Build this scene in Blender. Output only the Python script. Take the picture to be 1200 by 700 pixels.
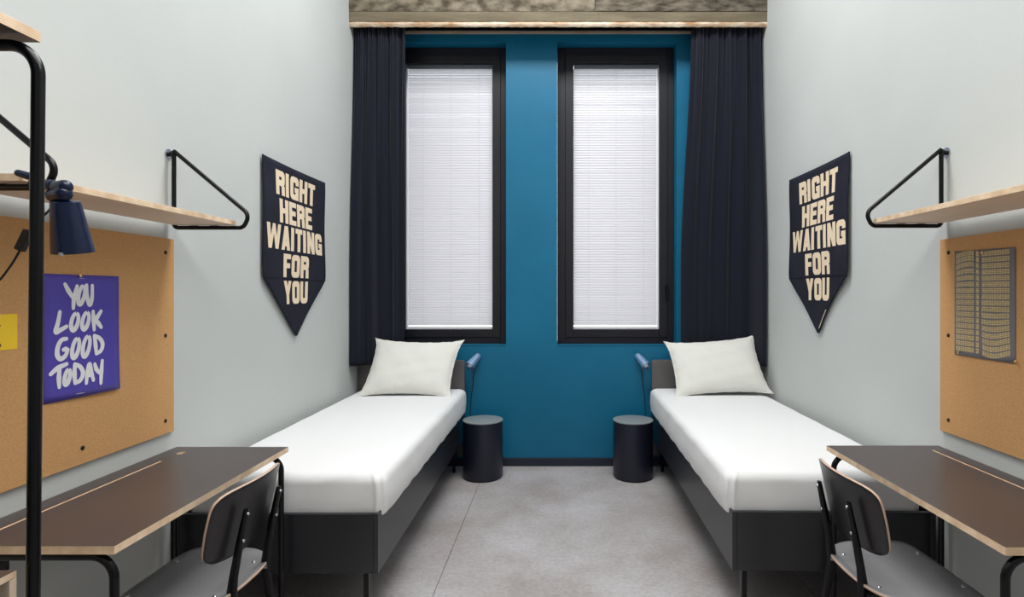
import bpy, bmesh, math, random
from mathutils import Vector, Matrix
random.seed(7)
for o in list(bpy.data.objects): bpy.data.objects.remove(o)
SC = bpy.context.scene
COL = SC.collection
PI = math.pi

# ------------------------------------------------------------------ camera
F = 660.0                      # focal length in pixels of a 1200 px wide frame
HC = 1.37
cam = bpy.data.cameras.new('camera'); co = bpy.data.objects.new('camera', cam); COL.objects.link(co)
co.location = (0, 0, HC); co.rotation_euler = (PI/2, 0, 0)
cam.sensor_width = 36; cam.lens = F/1200*36
cam.shift_x = -54/1200; cam.shift_y = -7/1200; cam.clip_start = 0.02
SC.camera = co

# ------------------------------------------------------------------ world, exposure
w = bpy.data.worlds.new('world'); SC.world = w; w.use_nodes = True
bg = w.node_tree.nodes['Background']; bg.inputs[0].default_value = (0.93, 0.96, 1.0, 1); bg.inputs[1].default_value = 2.6
SC.view_settings.view_transform = 'Standard'; SC.view_settings.look = 'None'
SC.view_settings.gamma = 1; SC.view_settings.use_curve_mapping = False
SC.view_settings.exposure = 0.05

CEIL = 4.5
# unseen fill panels added for brightness: (x, y, length x, length y, watts, height); the middle one hangs on wires
FILL_LIGHTS = [(0.0, 2.75, 2.0, 0.8, 86, 4.5), (0.0, 0.9, 2.0, 0.7, 19, 3.0), (0.0, -0.5, 1.5, 0.6, 8, 4.5)]

# ------------------------------------------------------------------ materials
def new_mat(name):
    m = bpy.data.materials.new(name); m.use_nodes = True
    return m, m.node_tree.nodes, m.node_tree.links, m.node_tree.nodes['Principled BSDF']

def lin(r, g, b):
    f = lambda c: (c/12.92 if c <= .04045 else ((c+.055)/1.055)**2.4)
    return (f(r/255), f(g/255), f(b/255), 1)

def mat(name, col, rough=.5, metal=0, col2=None, nscale=6, amt=.5, bump=0, bscale=60, stretch=None, spec=.5, coords='Object', detail=6, coat=0, sheen=0):
    m, N, L, p = new_mat(name)
    p.inputs['Base Color'].default_value = col; p.inputs['Roughness'].default_value = rough
    p.inputs['Metallic'].default_value = metal; p.inputs['Specular IOR Level'].default_value = spec
    p.inputs['Coat Weight'].default_value = coat; p.inputs['Sheen Weight'].default_value = sheen
    tc = N.new('ShaderNodeTexCoord'); mp = N.new('ShaderNodeMapping'); L.new(tc.outputs[coords], mp.inputs[0])
    if stretch: mp.inputs['Scale'].default_value = stretch
    if col2:
        n = N.new('ShaderNodeTexNoise'); n.inputs['Scale'].default_value = nscale; n.inputs['Detail'].default_value = detail
        L.new(mp.outputs[0], n.inputs['Vector'])
        r = N.new('ShaderNodeValToRGB'); r.color_ramp.elements[0].position = .5-amt/2; r.color_ramp.elements[1].position = .5+amt/2
        r.color_ramp.elements[0].color = col; r.color_ramp.elements[1].color = col2
        L.new(n.outputs[0], r.inputs[0]); L.new(r.outputs[0], p.inputs['Base Color'])
    if bump:
        n2 = N.new('ShaderNodeTexNoise'); n2.inputs['Scale'].default_value = bscale; n2.inputs['Detail'].default_value = 5
        L.new(mp.outputs[0], n2.inputs['Vector'])
        b = N.new('ShaderNodeBump'); b.inputs['Strength'].default_value = bump; b.inputs['Distance'].default_value = .01
        L.new(n2.outputs[0], b.inputs['Height']); L.new(b.outputs[0], p.inputs['Normal'])
    return m

M = {}
M['wall'] = mat('pale wall paint', lin(193, 196, 194), .75, col2=lin(200, 203, 201), nscale=1.3, bump=.06, bscale=35, spec=.25)
M['ceiling'] = mat('ceiling paint', lin(205, 205, 200), .9)
M['teal'] = mat('teal wall paint', lin(6, 98, 132), .45, col2=lin(14, 110, 146), nscale=1.6, bump=.06, bscale=40, spec=.35)
M['navy_trim'] = mat('dark skirting', lin(26, 32, 48), .5)
M['concrete'] = mat('board formed concrete', lin(70, 60, 46), .9, col2=lin(138, 128, 110), nscale=14, amt=.3, bump=.9, bscale=22, stretch=(.8, 1, 1.2), detail=10)
M['concrete_dark'] = mat('dark board formed concrete', lin(58, 50, 40), .9, col2=lin(118, 108, 94), nscale=20, amt=.3, bump=1, bscale=30, stretch=(.5, 1, 1.3), detail=12)
M['concrete_pale'] = mat('pale board formed concrete', lin(92, 82, 64), .9, col2=lin(132, 121, 100), nscale=5, amt=.5, bump=.5, bscale=25, stretch=(.5, 1, 2.5), detail=10)
M['rough_edge'] = mat('crumbling plaster edge', lin(232, 218, 196), .9, col2=lin(176, 132, 92), nscale=11, amt=.36, bump=1, bscale=60, stretch=(.7, 1, 1.5), detail=8)
M['raw_strip'] = mat('raw batten', lin(214, 196, 176), .8, col2=lin(176, 150, 128), nscale=12, stretch=(.3, 1, 1), bump=.4)
M['black'] = mat('black powder coated steel', lin(5, 5, 8), .25, spec=.3)
M['frame'] = mat('anthracite window frame', lin(21, 20, 28), .45, spec=.4, bump=.02, bscale=200)
M['bed'] = mat('dark coated bed panel', lin(27, 29, 34), .34, col2=lin(31, 33, 38), nscale=3, spec=.7, bump=.05, bscale=120)
M['headboard'] = mat('headboard panel with painted reflection', lin(96, 91, 91), .38, spec=.6)  # lighter than the bed panels: reflection painted into the colour
M['bed_edge'] = mat('bed panel edge', lin(34, 36, 42), .5)
M['stool'] = mat('navy coated stool', lin(22, 26, 42), .4, spec=.5)
M['stool_top'] = mat('stool top painted as lit', lin(140, 147, 147), .32, spec=.5)  # paler than the drum: light from above painted into the colour
M['lamp_blue'] = mat('deep blue lacquer', lin(4, 21, 52), .26, spec=.4, coat=.1)
M['lamp_steel'] = mat('blue steel lacquer', lin(150, 182, 220), .24, metal=.6, coat=.5)
M['bulb'] = mat('opal bulb', lin(235, 236, 242), .3)
M['silver'] = mat('zinc plated steel', lin(200, 200, 205), .25, metal=1)
M['gold'] = mat('brass push pin', lin(232, 200, 130), .25, metal=1)
M['banner'] = mat('dark denim banner cloth', lin(36, 37, 47), .9, col2=lin(46, 47, 58), nscale=5, bump=.25, bscale=350, sheen=.0, spec=.1)
M['cream'] = mat('cream print', lin(238, 218, 190), .85, spec=.1)
M['purple'] = mat('violet poster paper', lin(72, 60, 166), .5, col2=lin(84, 70, 172), nscale=2)
M['white_ink'] = mat('white ink', lin(236, 234, 240), .6)
M['yellow'] = mat('yellow card', lin(246, 206, 40), .6)
M['brown_ink'] = mat('brown ink', lin(90, 50, 30), .6)
M['grey_poster'] = mat('slate grey poster paper', lin(122, 116, 122), .6)
M['tan_ink'] = mat('tan ink', lin(232, 206, 146), .6, col2=lin(188, 166, 124), nscale=160, amt=.4, detail=2)
M['cork'] = mat('cork board', lin(214, 166, 114), .9, col2=lin(198, 150, 100), nscale=150, amt=.5, bump=.25, bscale=260, spec=.15, detail=3)
M['cork_edge'] = mat('cork board edge', lin(196, 150, 100), .9)
M['wood_pale'] = mat('pale plywood', lin(230, 208, 184), .55, col2=lin(218, 194, 168), nscale=8, stretch=(1, .15, 1), bump=.05)
M['laminate'] = mat('dark brown laminate', lin(66, 56, 54), .34, col2=lin(73, 62, 60), nscale=3, spec=.6, bump=.03, bscale=300)
M['seat'] = mat('dark seat veneer with painted sheen', lin(126, 125, 128), .4, col2=lin(138, 137, 139), nscale=10, stretch=(1, .2, 1), spec=.5, bump=.08, bscale=60)  # light grey base paints the sheen of a dark seat
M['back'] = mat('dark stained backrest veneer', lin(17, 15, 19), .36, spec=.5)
M['dark_in'] = mat('dark blue board', lin(18, 26, 44), .5)
M['rubber'] = mat('black rubber', lin(12, 12, 13), .7)

def cloth(name, col, rough=.9, bump=.12, bscale=500):
    return mat(name, col, rough, bump=bump, bscale=bscale, spec=.15)
M['sheet'] = cloth('white cotton sheet', lin(236, 236, 236))
M['pillow'] = cloth('off white pillowcase', lin(226, 225, 218))
def wrinkle(m, s=7, st=.35, dist=.02):
    N = m.node_tree.nodes; L = m.node_tree.links; p = N['Principled BSDF']
    b0 = [n for n in N if n.type == 'BUMP'][0]
    n = N.new('ShaderNodeTexNoise'); n.inputs['Scale'].default_value = s; n.inputs['Detail'].default_value = 3; n.inputs['Distortion'].default_value = .6
    L.new([x for x in N if x.type == 'MAPPING'][0].outputs[0], n.inputs['Vector'])
    b = N.new('ShaderNodeBump'); b.inputs['Strength'].default_value = st; b.inputs['Distance'].default_value = dist
    L.new(n.outputs[0], b.inputs['Height']); L.new(b0.outputs[0], b.inputs['Normal']); L.new(b.outputs[0], p.inputs['Normal'])
wrinkle(M['sheet'], 5, .25); wrinkle(M['pillow'], 8, .4)
M['curtain'] = mat('navy curtain cloth', lin(22, 25, 38), .85, bump=.15, bscale=400, spec=.15, sheen=.15)

# floor: grey vinyl with soft mottling
def floor_mat():
    m, N, L, p = new_mat('grey mottled vinyl')
    tc = N.new('ShaderNodeTexCoord')
    n1 = N.new('ShaderNodeTexNoise'); n1.inputs['Scale'].default_value = 2.2; n1.inputs['Detail'].default_value = 8; n1.inputs['Roughness'].default_value = .62
    n2 = N.new('ShaderNodeTexNoise'); n2.inputs['Scale'].default_value = 45; n2.inputs['Detail'].default_value = 6
    L.new(tc.outputs['Object'], n1.inputs[0]); L.new(tc.outputs['Object'], n2.inputs[0])
    r = N.new('ShaderNodeValToRGB'); e = r.color_ramp.elements
    e[0].position = .34; e[0].color = lin(166, 158, 155); e[1].position = .68; e[1].color = lin(194, 190, 192)
    L.new(n1.outputs[0], r.inputs[0])
    r2 = N.new('ShaderNodeValToRGB'); f = r2.color_ramp.elements
    f[0].position = .35; f[0].color = (.88, .88, .88, 1); f[1].position = .65; f[1].color = (1.05, 1.05, 1.05, 1)
    L.new(n2.outputs[0], r2.inputs[0])
    mx = N.new('ShaderNodeMix'); mx.data_type = 'RGBA'; mx.blend_type = 'MULTIPLY'; mx.inputs[0].default_value = 1
    L.new(r.outputs[0], mx.inputs[6]); L.new(r2.outputs[0], mx.inputs[7]); L.new(mx.outputs[2], p.inputs['Base Color'])
    p.inputs['Roughness'].default_value = .5; p.inputs['Specular IOR Level'].default_value = .35
    b = N.new('ShaderNodeBump'); b.inputs['Strength'].default_value = .08; b.inputs['Distance'].default_value = .005
    L.new(n2.outputs[0], b.inputs['Height']); L.new(b.outputs[0], p.inputs['Normal'])
    return m
M['floor'] = floor_mat()

# plywood edge: fine layers across the thickness (object z)
def ply_mat():
    m, N, L, p = new_mat('plywood edge')
    tc = N.new('ShaderNodeTexCoord'); s = N.new('ShaderNodeSeparateXYZ'); L.new(tc.outputs['Object'], s.inputs[0])
    mt = N.new('ShaderNodeMath'); mt.operation = 'MULTIPLY'; mt.inputs[1].default_value = 2*PI/.0042; L.new(s.outputs[2], mt.inputs[0])
    sn = N.new('ShaderNodeMath'); sn.operation = 'SINE'; L.new(mt.outputs[0], sn.inputs[0])
    n = N.new('ShaderNodeTexNoise'); n.inputs['Scale'].default_value = 25; L.new(tc.outputs['Object'], n.inputs[0])
    ad = N.new('ShaderNodeMath'); ad.operation = 'MULTIPLY_ADD'; ad.inputs[1].default_value = .09; L.new(sn.outputs[0], ad.inputs[0]); L.new(n.outputs[0], ad.inputs[2])
    r = N.new('ShaderNodeValToRGB'); e = r.color_ramp.elements
    e[0].position = .25; e[0].color = lin(208, 174, 138); e[1].position = .72; e[1].color = lin(240, 216, 186)
    L.new(ad.outputs[0], r.inputs[0]); L.new(r.outputs[0], p.inputs['Base Color']); p.inputs['Roughness'].default_value = .6
    return m
M['ply'] = ply_mat()

def slat_mat():
    m, N, L, p = new_mat('white translucent slat')
    N.remove(p)
    d = N.new('ShaderNodeBsdfDiffuse'); d.inputs[0].default_value = lin(235, 232, 236)
    t = N.new('ShaderNodeBsdfTranslucent'); t.inputs[0].default_value = (.64, .615, .64, 1)
    g = N.new('ShaderNodeBsdfGlossy'); g.inputs['Roughness'].default_value = .35
    a = N.new('ShaderNodeMixShader'); a.inputs[0].default_value = .45
    L.new(d.outputs[0], a.inputs[1]); L.new(t.outputs[0], a.inputs[2])
    b = N.new('ShaderNodeMixShader'); b.inputs[0].default_value = .05
    L.new(a.outputs[0], b.inputs[1]); L.new(g.outputs[0], b.inputs[2])
    L.new(b.outputs[0], N['Material Output'].inputs[0])
    return m
M['slat'] = slat_mat()
def glass_mat():
    m, N, L, p = new_mat('thin window glass')
    N.remove(p)
    t = N.new('ShaderNodeBsdfTransparent'); t.inputs[0].default_value = (.93, .95, .95, 1)
    g = N.new('ShaderNodeBsdfGlossy'); g.inputs['Roughness'].default_value = .02
    fr = N.new('ShaderNodeFresnel'); fr.inputs[0].default_value = 1.45
    a = N.new('ShaderNodeMixShader'); L.new(fr.outputs[0], a.inputs[0]); L.new(t.outputs[0], a.inputs[1]); L.new(g.outputs[0], a.inputs[2])
    L.new(a.outputs[0], N['Material Output'].inputs[0])
    return m
M['glass'] = glass_mat()
def emit_mat(name, s):
    m, N, L, p = new_mat(name)
    p.inputs['Emission Color'].default_value = (1, .97, .92, 1); p.inputs['Emission Strength'].default_value = s
    return m
M['fill_glow'] = emit_mat('opal diffuser', 3)  # glowing face of the added fill panels

# ------------------------------------------------------------------ mesh helpers
class MB:
    def __init__(s): s.bm = bmesh.new()
    def box(s, x0, x1, y0, y1, z0, z1, mi=0):
        v = [s.bm.verts.new(p) for p in ((x0,y0,z0),(x1,y0,z0),(x1,y1,z0),(x0,y1,z0),(x0,y0,z1),(x1,y0,z1),(x1,y1,z1),(x0,y1,z1))]
        for f in ((3,2,1,0),(4,5,6,7),(0,1,5,4),(1,2,6,5),(2,3,7,6),(3,0,4,7)):
            s.bm.faces.new([v[i] for i in f]).material_index = mi
        return s
    def quad(s, pts, mi=0):
        f = s.bm.faces.new([s.bm.verts.new(p) for p in pts]); f.material_index = mi
    def grid(s, fn, nu, nv, mi=0, closeu=False):
        V = [[s.bm.verts.new(fn(i/(nu if closeu else nu), j/nv)) for j in range(nv+1)] for i in range(nu if closeu else nu+1)]
        n = len(V)
        for i in range(n if closeu else n-1):
            for j in range(nv):
                s.bm.faces.new((V[i][j], V[(i+1)%n][j], V[(i+1)%n][j+1], V[i][j+1])).material_index = mi
        return s
    def tube(s, pts, r, n=10, cap=True, mi=0):
        pts = [Vector(p) for p in pts]; rr = r if isinstance(r, (list, tuple)) else [r]*len(pts)
        T = [(pts[min(i+1, len(pts)-1)]-pts[max(i-1, 0)]).normalized() for i in range(len(pts))]
        a = Vector((0, 0, 1)) if abs(T[0].z) < .9 else Vector((0, 1, 0))
        u = T[0].cross(a).normalized(); rings = []
        for i, p in enumerate(pts):
            u = (u - T[i]*u.dot(T[i])).normalized(); v = T[i].cross(u)
            rings.append([s.bm.verts.new(p+(u*math.cos(2*PI*k/n)+v*math.sin(2*PI*k/n))*rr[i]) for k in range(n)])
        for i in range(len(rings)-1):
            for k in range(n):
                s.bm.faces.new((rings[i][k], rings[i][(k+1)%n], rings[i+1][(k+1)%n], rings[i+1][k])).material_index = mi
        if cap:
            s.bm.faces.new(rings[0][::-1]); s.bm.faces.new(rings[-1])
        return s
    def lathe(s, prof, o=(0,0,0), axis=(0,0,1), n=32, mi=0):
        ax = Vector(axis).normalized(); a = Vector((1, 0, 0)) if abs(ax.x) < .9 else Vector((0, 1, 0))
        u = (a-ax*a.dot(ax)).normalized(); v = ax.cross(u); o = Vector(o); rings = []
        for (r, h) in prof:
            if r < 1e-6: rings.append([s.bm.verts.new(o+ax*h)])
            else: rings.append([s.bm.verts.new(o+ax*h+(u*math.cos(2*PI*k/n)+v*math.sin(2*PI*k/n))*r) for k in range(n)])
        for A, B in zip(rings, rings[1:]):
            for k in range(n):
                if len(A) == 1 and len(B) == 1: continue
                if len(A) == 1: f = (A[0], B[(k+1)%n], B[k])
                elif len(B) == 1: f = (A[k], A[(k+1)%n], B[0])
                else: f = (A[k], A[(k+1)%n], B[(k+1)%n], B[k])
                s.bm.faces.new(f).material_index = mi
        return s
    def prism(s, pts, off, mi=0, side=None):
        """polygon pts (3D) extruded by the vector off"""
        off = Vector(off); a = [s.bm.verts.new(p) for p in pts]; b = [s.bm.verts.new(Vector(p)+off) for p in pts]
        s.bm.faces.new(a[::-1]).material_index = mi; s.bm.faces.new(b).material_index = mi
        for i in range(len(a)):
            j = (i+1) % len(a); s.bm.faces.new((a[i], a[j], b[j], b[i])).material_index = (mi if side is None else side)
        return s
    def build(s, name, m, parent=None, bevel=0, smooth=None, seg=2, recalc=True):
        if recalc: bmesh.ops.recalc_face_normals(s.bm, faces=s.bm.faces)
        me = bpy.data.meshes.new(name); s.bm.to_mesh(me); s.bm.free()
        for x in (m if isinstance(m, list) else [m]): me.materials.append(x)
        o = bpy.data.objects.new(name, me); COL.objects.link(o)
        if parent is not None: o.parent = parent
        if smooth is not None:
            me.shade_smooth(); me.set_sharp_from_angle(angle=math.radians(smooth))
        if bevel:
            b = o.modifiers.new('bevel', 'BEVEL'); b.width = bevel; b.segments = seg; b.limit_method = 'ANGLE'; b.angle_limit = math.radians(40)
            if smooth is None: me.shade_smooth(); b.harden_normals = True
        return o

def fillet(pts, r, n=8):
    P = [Vector(p) for p in pts]; out = [P[0]]
    for i in range(1, len(P)-1):
        ri = r[i-1] if isinstance(r, (list, tuple)) else r
        if ri <= 0: out.append(P[i]); continue
        a = (P[i-1]-P[i]).normalized(); b = (P[i+1]-P[i]).normalized()
        th = a.angle(b); d = ri/math.tan(th/2); c = P[i]+(a+b).normalized()*(ri/math.sin(th/2))
        s = P[i]+a*d-c; e = P[i]+b*d-c
        for k in range(n+1):
            ph = s.angle(e); q = k/n; out.append(c+(s*math.sin((1-q)*ph)+e*math.sin(q*ph))/math.sin(ph))
    out.append(P[-1]); return out

def smoothpts(P, n=8):
    P = [Vector(p) for p in P]; Q = [P[0]*2-P[1]]+P+[P[-1]*2-P[-2]]; out = []
    for i in range(1, len(Q)-2):
        for k in range(n):
            t = k/n; a, b, c, d = Q[i-1:i+3]
            out.append(.5*((2*b)+(c-a)*t+(2*a-5*b+4*c-d)*t*t+(3*b-a-3*c+d)*t**3))
    out.append(P[-1]); return out

def empty(name, loc=(0,0,0), rz=0):
    o = bpy.data.objects.new(name, None); COL.objects.link(o); o.location = loc; o.rotation_euler = (0, 0, rz); o.empty_display_size = .1
    return o
def tag(o, label=None, cat=None, group=None, kind=None):
    if label: o['label'] = label
    if cat: o['category'] = cat
    if group: o['group'] = group
    if kind: o['kind'] = kind
    return o
def copy_tree(o, parent=None):
    c = o.copy(); COL.objects.link(c)
    if parent is not None: c.parent = parent
    for ch in [x for x in bpy.data.objects if x.parent == o]: copy_tree(ch, c)
    return c
def S(o, label): return tag(o, label=label, kind='structure')
def child(name, mb, m, p, **k): return mb.build(name, m, p, **k)

W = 1.56; YB = 4.45; YR = -1.3
# ------------------------------------------------------------------ room shell
S(MB().box(-W-.2, -W, YR-.2, YB+.4, -.1, CEIL+.1).build('wall_left', M['wall']), 'pale grey painted left wall')
S(MB().box(W, W+.2, YR-.2, YB+.4, -.1, CEIL+.1).build('wall_right', M['wall']), 'pale grey painted right wall')
S(MB().box(-W, W, YR-.2, YR, -.1, CEIL+.1).build('wall_back', M['wall']), 'pale wall behind the viewer')
S(MB().box(-W, W, YR, YB+.4, CEIL, CEIL+.15).build('ceiling', M['ceiling']), 'plain ceiling above the room')
fl = S(MB().box(-W, W, YR, YB+.4, -.1, -.004).build('floor', M['rubber']), 'grey vinyl floor laid in long sheets')
edges = [-W, -1.18, -.566, 1.156, W]
for a, b in zip(edges, edges[1:]):
    MB().box(a+.0012, b-.0012, YR, YB, -.004, 0).build('floor_sheet', M['floor'], fl)

# front wall with two window openings
O1 = (-1.355, -.411); O2 = (-.007, .937); ZS, ZT = .952, 3.352
wf = MB()
xs = [-W, O1[0], O1[1], O2[0], O2[1], W]; zs = [0, ZS, ZT, CEIL]; TH = .4
for i in range(5):
    for j in range(3):
        if j == 1 and i in (1, 3): continue
        wf.quad([(xs[i],YB,zs[j]),(xs[i+1],YB,zs[j]),(xs[i+1],YB,zs[j+1]),(xs[i],YB,zs[j+1])])
        wf.quad([(xs[i],YB+TH,zs[j]),(xs[i],YB+TH,zs[j+1]),(xs[i+1],YB+TH,zs[j+1]),(xs[i+1],YB+TH,zs[j])])
for a, b in (O1, O2):
    wf.quad([(a,YB,ZS),(a,YB,ZT),(a,YB+TH,ZT),(a,YB+TH,ZS)]); wf.quad([(b,YB,ZS),(b,YB+TH,ZS),(b,YB+TH,ZT),(b,YB,ZT)])
    wf.quad([(a,YB,ZS),(a,YB+TH,ZS),(b,YB+TH,ZS),(b,YB,ZS)]); wf.quad([(a,YB,ZT),(b,YB,ZT),(b,YB+TH,ZT),(a,YB+TH,ZT)])
bmesh.ops.remove_doubles(wf.bm, verts=wf.bm.verts, dist=1e-5)
S(wf.build('wall_front', M['teal']), 'teal painted wall with two tall windows')
S(MB().box(-W, W, YB-.014, YB, 0, .065).build('baseboard_front', M['navy_trim'], bevel=.002), 'dark skirting under the teal wall')

# concrete beam over the windows
bm_ = S(MB().box(-W, W, 4.215, YB, 3.475, CEIL).build('trim_1', M['concrete']), 'raw concrete beam above the windows')
def slab(x0, x1, z0, z1, m, proud):
    def fn(u, v):
        return (x0+(x1-x0)*u, 4.2-proud+random.uniform(-.0012, .0012), z0+(z1-z0)*v)
    b = MB(); b.grid(fn, 40, 8); 
    b.quad([(x0,4.22,z0),(x1,4.22,z0),(x1,4.2-proud,z0),(x0,4.2-proud,z0)])
    b.quad([(x0,4.22,z1),(x0,4.2-proud,z1),(x1,4.2-proud,z1),(x1,4.22,z1)])
    b.quad([(x0,4.22,z0),(x0,4.2-proud,z0),(x0,4.2-proud,z1),(x0,4.22,z1)]); b.quad([(x1,4.22,z0),(x1,4.22,z1),(x1,4.2-proud,z1),(x1,4.2-proud,z0)])
    return b.build('board_imprint', m, bm_, smooth=50)
slab(-W, .30, 3.392, 3.466, M['concrete_pale'], .001); slab(.301, W, 3.392, 3.466, M['concrete_pale'], .001)
slab(-W, .272, 3.468, 3.70, M['concrete'], .002); slab(.275, 1.18, 3.468, 3.70, M['concrete_dark'], .0065); slab(1.182, W, 3.468, 3.70, M['concrete_dark'], .005)
slab(-W, .1, 3.702, CEIL, M['concrete_dark'], .0); slab(.102, W, 3.702, CEIL, M['concrete'], .002)
e = MB()
def fe(u, v):
    x = -W+2*W*u; a = 2*PI*v
    k = .5+.5*math.sin(x*37)+.4*math.sin(x*91+1)+random.uniform(-.4, .4)
    return (x, 4.212-.012*math.cos(a)*(1+.12*k), 3.376+(.020+.0018*k)*math.sin(a))
e.grid(fe, 260, 8)
S(e.build('trim_2', M['rough_edge'], smooth=60), 'rough crumbling edge under the concrete beam')
S(MB().box(-W, W, YB-.012, YB, 3.412, 3.440).build('trim_3', M['raw_strip'], bevel=.002), 'thin raw batten on top of the teal wall')

# ------------------------------------------------------------------ windows and blinds
def window(name, ox, gx, label, handle=None):
    w_ = S(empty(name, (0, 0, 0)), label)
    x0, x1 = ox; a, b = gx; z0, z1 = ZS, ZT; ga, gb = 1.073, 3.222
    def ring(A, B, y0, y1):
        m = MB(); (xa, xb, za, zb), (xc, xd, zc, zd) = A, B
        m.box(xa, xc, y0, y1, za, zb); m.box(xd, xb, y0, y1, za, zb); m.box(xc, xd, y0, y1, za, zc); m.box(xc, xd, y0, y1, zd, zb)
        return m
    ring((x0+.001, x1-.001, z0+.001, z1-.001), (a-.062, b+.062, ga-.06, gb+.065), 4.552, 4.63).build('frame', M['frame'], w_, bevel=.003)
    ring((a-.066, b+.066, ga-.064, gb+.069), (a, b, ga, gb), 4.540, 4.61).build('sash', M['frame'], w_, bevel=.004)
    MB().box(a-.01, b+.01, 4.612, 4.616, ga-.01, gb+.01).build('glass_pane', M['glass'], w_)
    if handle:
        h = MB().box(handle-.012, handle+.012, 4.530, 4.540, 1.36, 1.43).build('handle_plate', M['black'], w_, bevel=.003)
        MB().tube(fillet([(handle, 4.535, 1.41), (handle, 4.500, 1.41), (handle-.004, 4.500, 1.30)], .01), .0085).build('handle', M['black'], h, smooth=50)
    MB().box(x0, x1, YB-.004, 4.552, ZS, ZS+.004).build('sill', M['teal'], w_)
G1 = (-1.232, -.530); G2 = (.124, .817)
window('window_1', O1, G1, 'left tall window with anthracite frame', handle=-1.30)
window('window_2', O2, G2, 'right tall window with anthracite frame', handle=.876)
def blind(gx, label, side):
    a, b = gx; a += .004; b -= .004
    r = empty('venetian_blind', ((a+b)/2, 4.585, 3.22)); tag(r, label, 'blind', 'closed blinds in the two windows')
    hw = (b-a)/2; L0 = -(3.22-1.075)
    MB().box(-hw, hw, -.014, .014, -.028, 0).build('head_rail', M['frame_soft'], r, bevel=.002)
    ws = .0272; t = math.radians(64); me = None
    n = 101; pitch = .02065
    sa = -hw+(.010 if side < 0 else -.003); sb = hw-(.010 if side > 0 else -.003)
    for k in range(n):
        z = -.036-pitch*k - .005
        if z < L0+.022: break
        if me is None:
            m = MB(); sec = []
            for i in range(5):
                q = (i/4-.5); h = .0034*(1-4*q*q)
                sec.append((q*ws*math.cos(t)-h*math.sin(t), q*ws*math.sin(t)+h*math.cos(t)))
            for i in range(4):
                (y0, z0), (y1, z1) = sec[i], sec[i+1]
                m.quad([(sa, y0, z0), (sb, y0, z0), (sb, y1, z1), (sa, y1, z1)])
            bmesh.ops.remove_doubles(m.bm, verts=m.bm.verts, dist=1e-6)
            o = m.build('slat', M['slat'], r, smooth=60); me = o.data
        else:
            o = bpy.data.objects.new('slat', me); COL.objects.link(o); o.parent = r
        o.location = (0, random.uniform(-.0002, .0002), z+random.uniform(-.0003, .0003)); o.rotation_euler = (random.uniform(-.08, .08), 0, random.uniform(-.0006, .0006))
    MB().box(sa, sb, -.011, .011, L0, L0+.018).build('bottom_rail', M['blind_white'], r, bevel=.002)
    for f in (.18, .51, .84):
        x = sa+(sb-sa)*f
        MB().tube([(x, -.012, -.03), (x, -.012, L0+.018)], .0009, 5).build('cord', M['blind_cord'], r)
    x = side*(hw-.001)
    MB().box(x-.0055, x+.0055, -.006, .012, L0, -.028).build('guide', M['blind_white'], r)
    return r
M['frame_soft'] = mat('grey head rail', lin(92, 98, 106), .4)
M['blind_white'] = mat('white blind rail', lin(236, 236, 240), .5)
M['blind_cord'] = mat('blind cord', lin(205, 205, 212), .8)
blind(G1, 'closed white slatted blind in the left window, its guide wire on the left', -1)
blind(G2, 'closed white slatted blind in the right window, its guide wire on the right', 1)

# ------------------------------------------------------------------ curtains and rail
tag(MB().box(-W+.002, W-.002, 4.300, 4.316, 3.374, 3.404).build('curtain_rail', M['black'], bevel=.003), 'long black curtain rail under the concrete beam', 'curtain rail')
def curtain(sgn, label):
    # s = 0 at the side wall, 1 at the window side; z bottom
    zt, zb = 3.425, .822
    xw_t = 1.552; xi_t = 1.16 if sgn < 0 else 1.012
    xw_b = 1.552; xi_b = 1.19 if sgn < 0 else .955
    ph = .3 if sgn < 0 else 1.9
    def fn(s, v):
        z = zt+(zb-zt)*v
        k = min(1, v*1.35); k = k*k*(3-2*k)
        a = xw_t+(xw_b-xw_t)*k; b = xi_t+(xi_b-xi_t)*k
        s2 = s+.012*math.sin(2*PI*3*s+ph)*k
        x = a+(b-a)*s2
        kw, s0 = (2.6, .40) if sgn < 0 else (5.5, .14)
        yc = 4.268 + k*(.02*s - .085*max(0, 1-s*kw) + .050*max(0, min(1, (s-s0)*6)))
        gather = .011*math.sin(2*PI*14*s+2*math.sin(7*s))*max(.0, 1-v*2.5)
        amp = .012+.016*k
        if s > s0: amp *= 1-.45*k*min(1, (s-s0)*8)
        n1 = 4.6+(0 if sgn < 0 else .4)
        folds = amp*math.sin(2*PI*n1*s+ph+.9*math.sin(3*s+2.2*v)) + .006*math.sin(2*PI*(n1*1.9)*s+1.3+v*3)*(1-.6*k)
        near = .030*k*math.sin(2*PI*4.6*s+.6)*max(0, 1-s*kw*.85)
        y = yc+gather+folds-near
        zz = z + (0 if v < .98 else .010*(s if s > .4 else 0))
        if v > .985: zz += .012*max(0, min(1, (s-.4)*4))
        return (sgn*x, y, zz)
    m = MB(); m.grid(fn, 190, 70)
    o = m.build('curtain', M['curtain'], smooth=80, recalc=True)
    sd = o.modifiers.new('cloth', 'SOLIDIFY'); sd.thickness = .0025; sd.offset = 0
    tag(o, label, 'curtain', 'navy curtains beside the windows')
    # stitched heading tape
    h = MB(); h.grid(lambda u, v: (lambda p: (p[0], p[1]-.0025, p[2]))(fn(u, .008+.022*v)), 190, 3)
    h.build('heading_tape', M['curtain'], o, smooth=80)
curtain(-1, 'long navy curtain left of the left window, above the left bed')
curtain(1, 'long navy curtain right of the right window, above the right bed')

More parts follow.
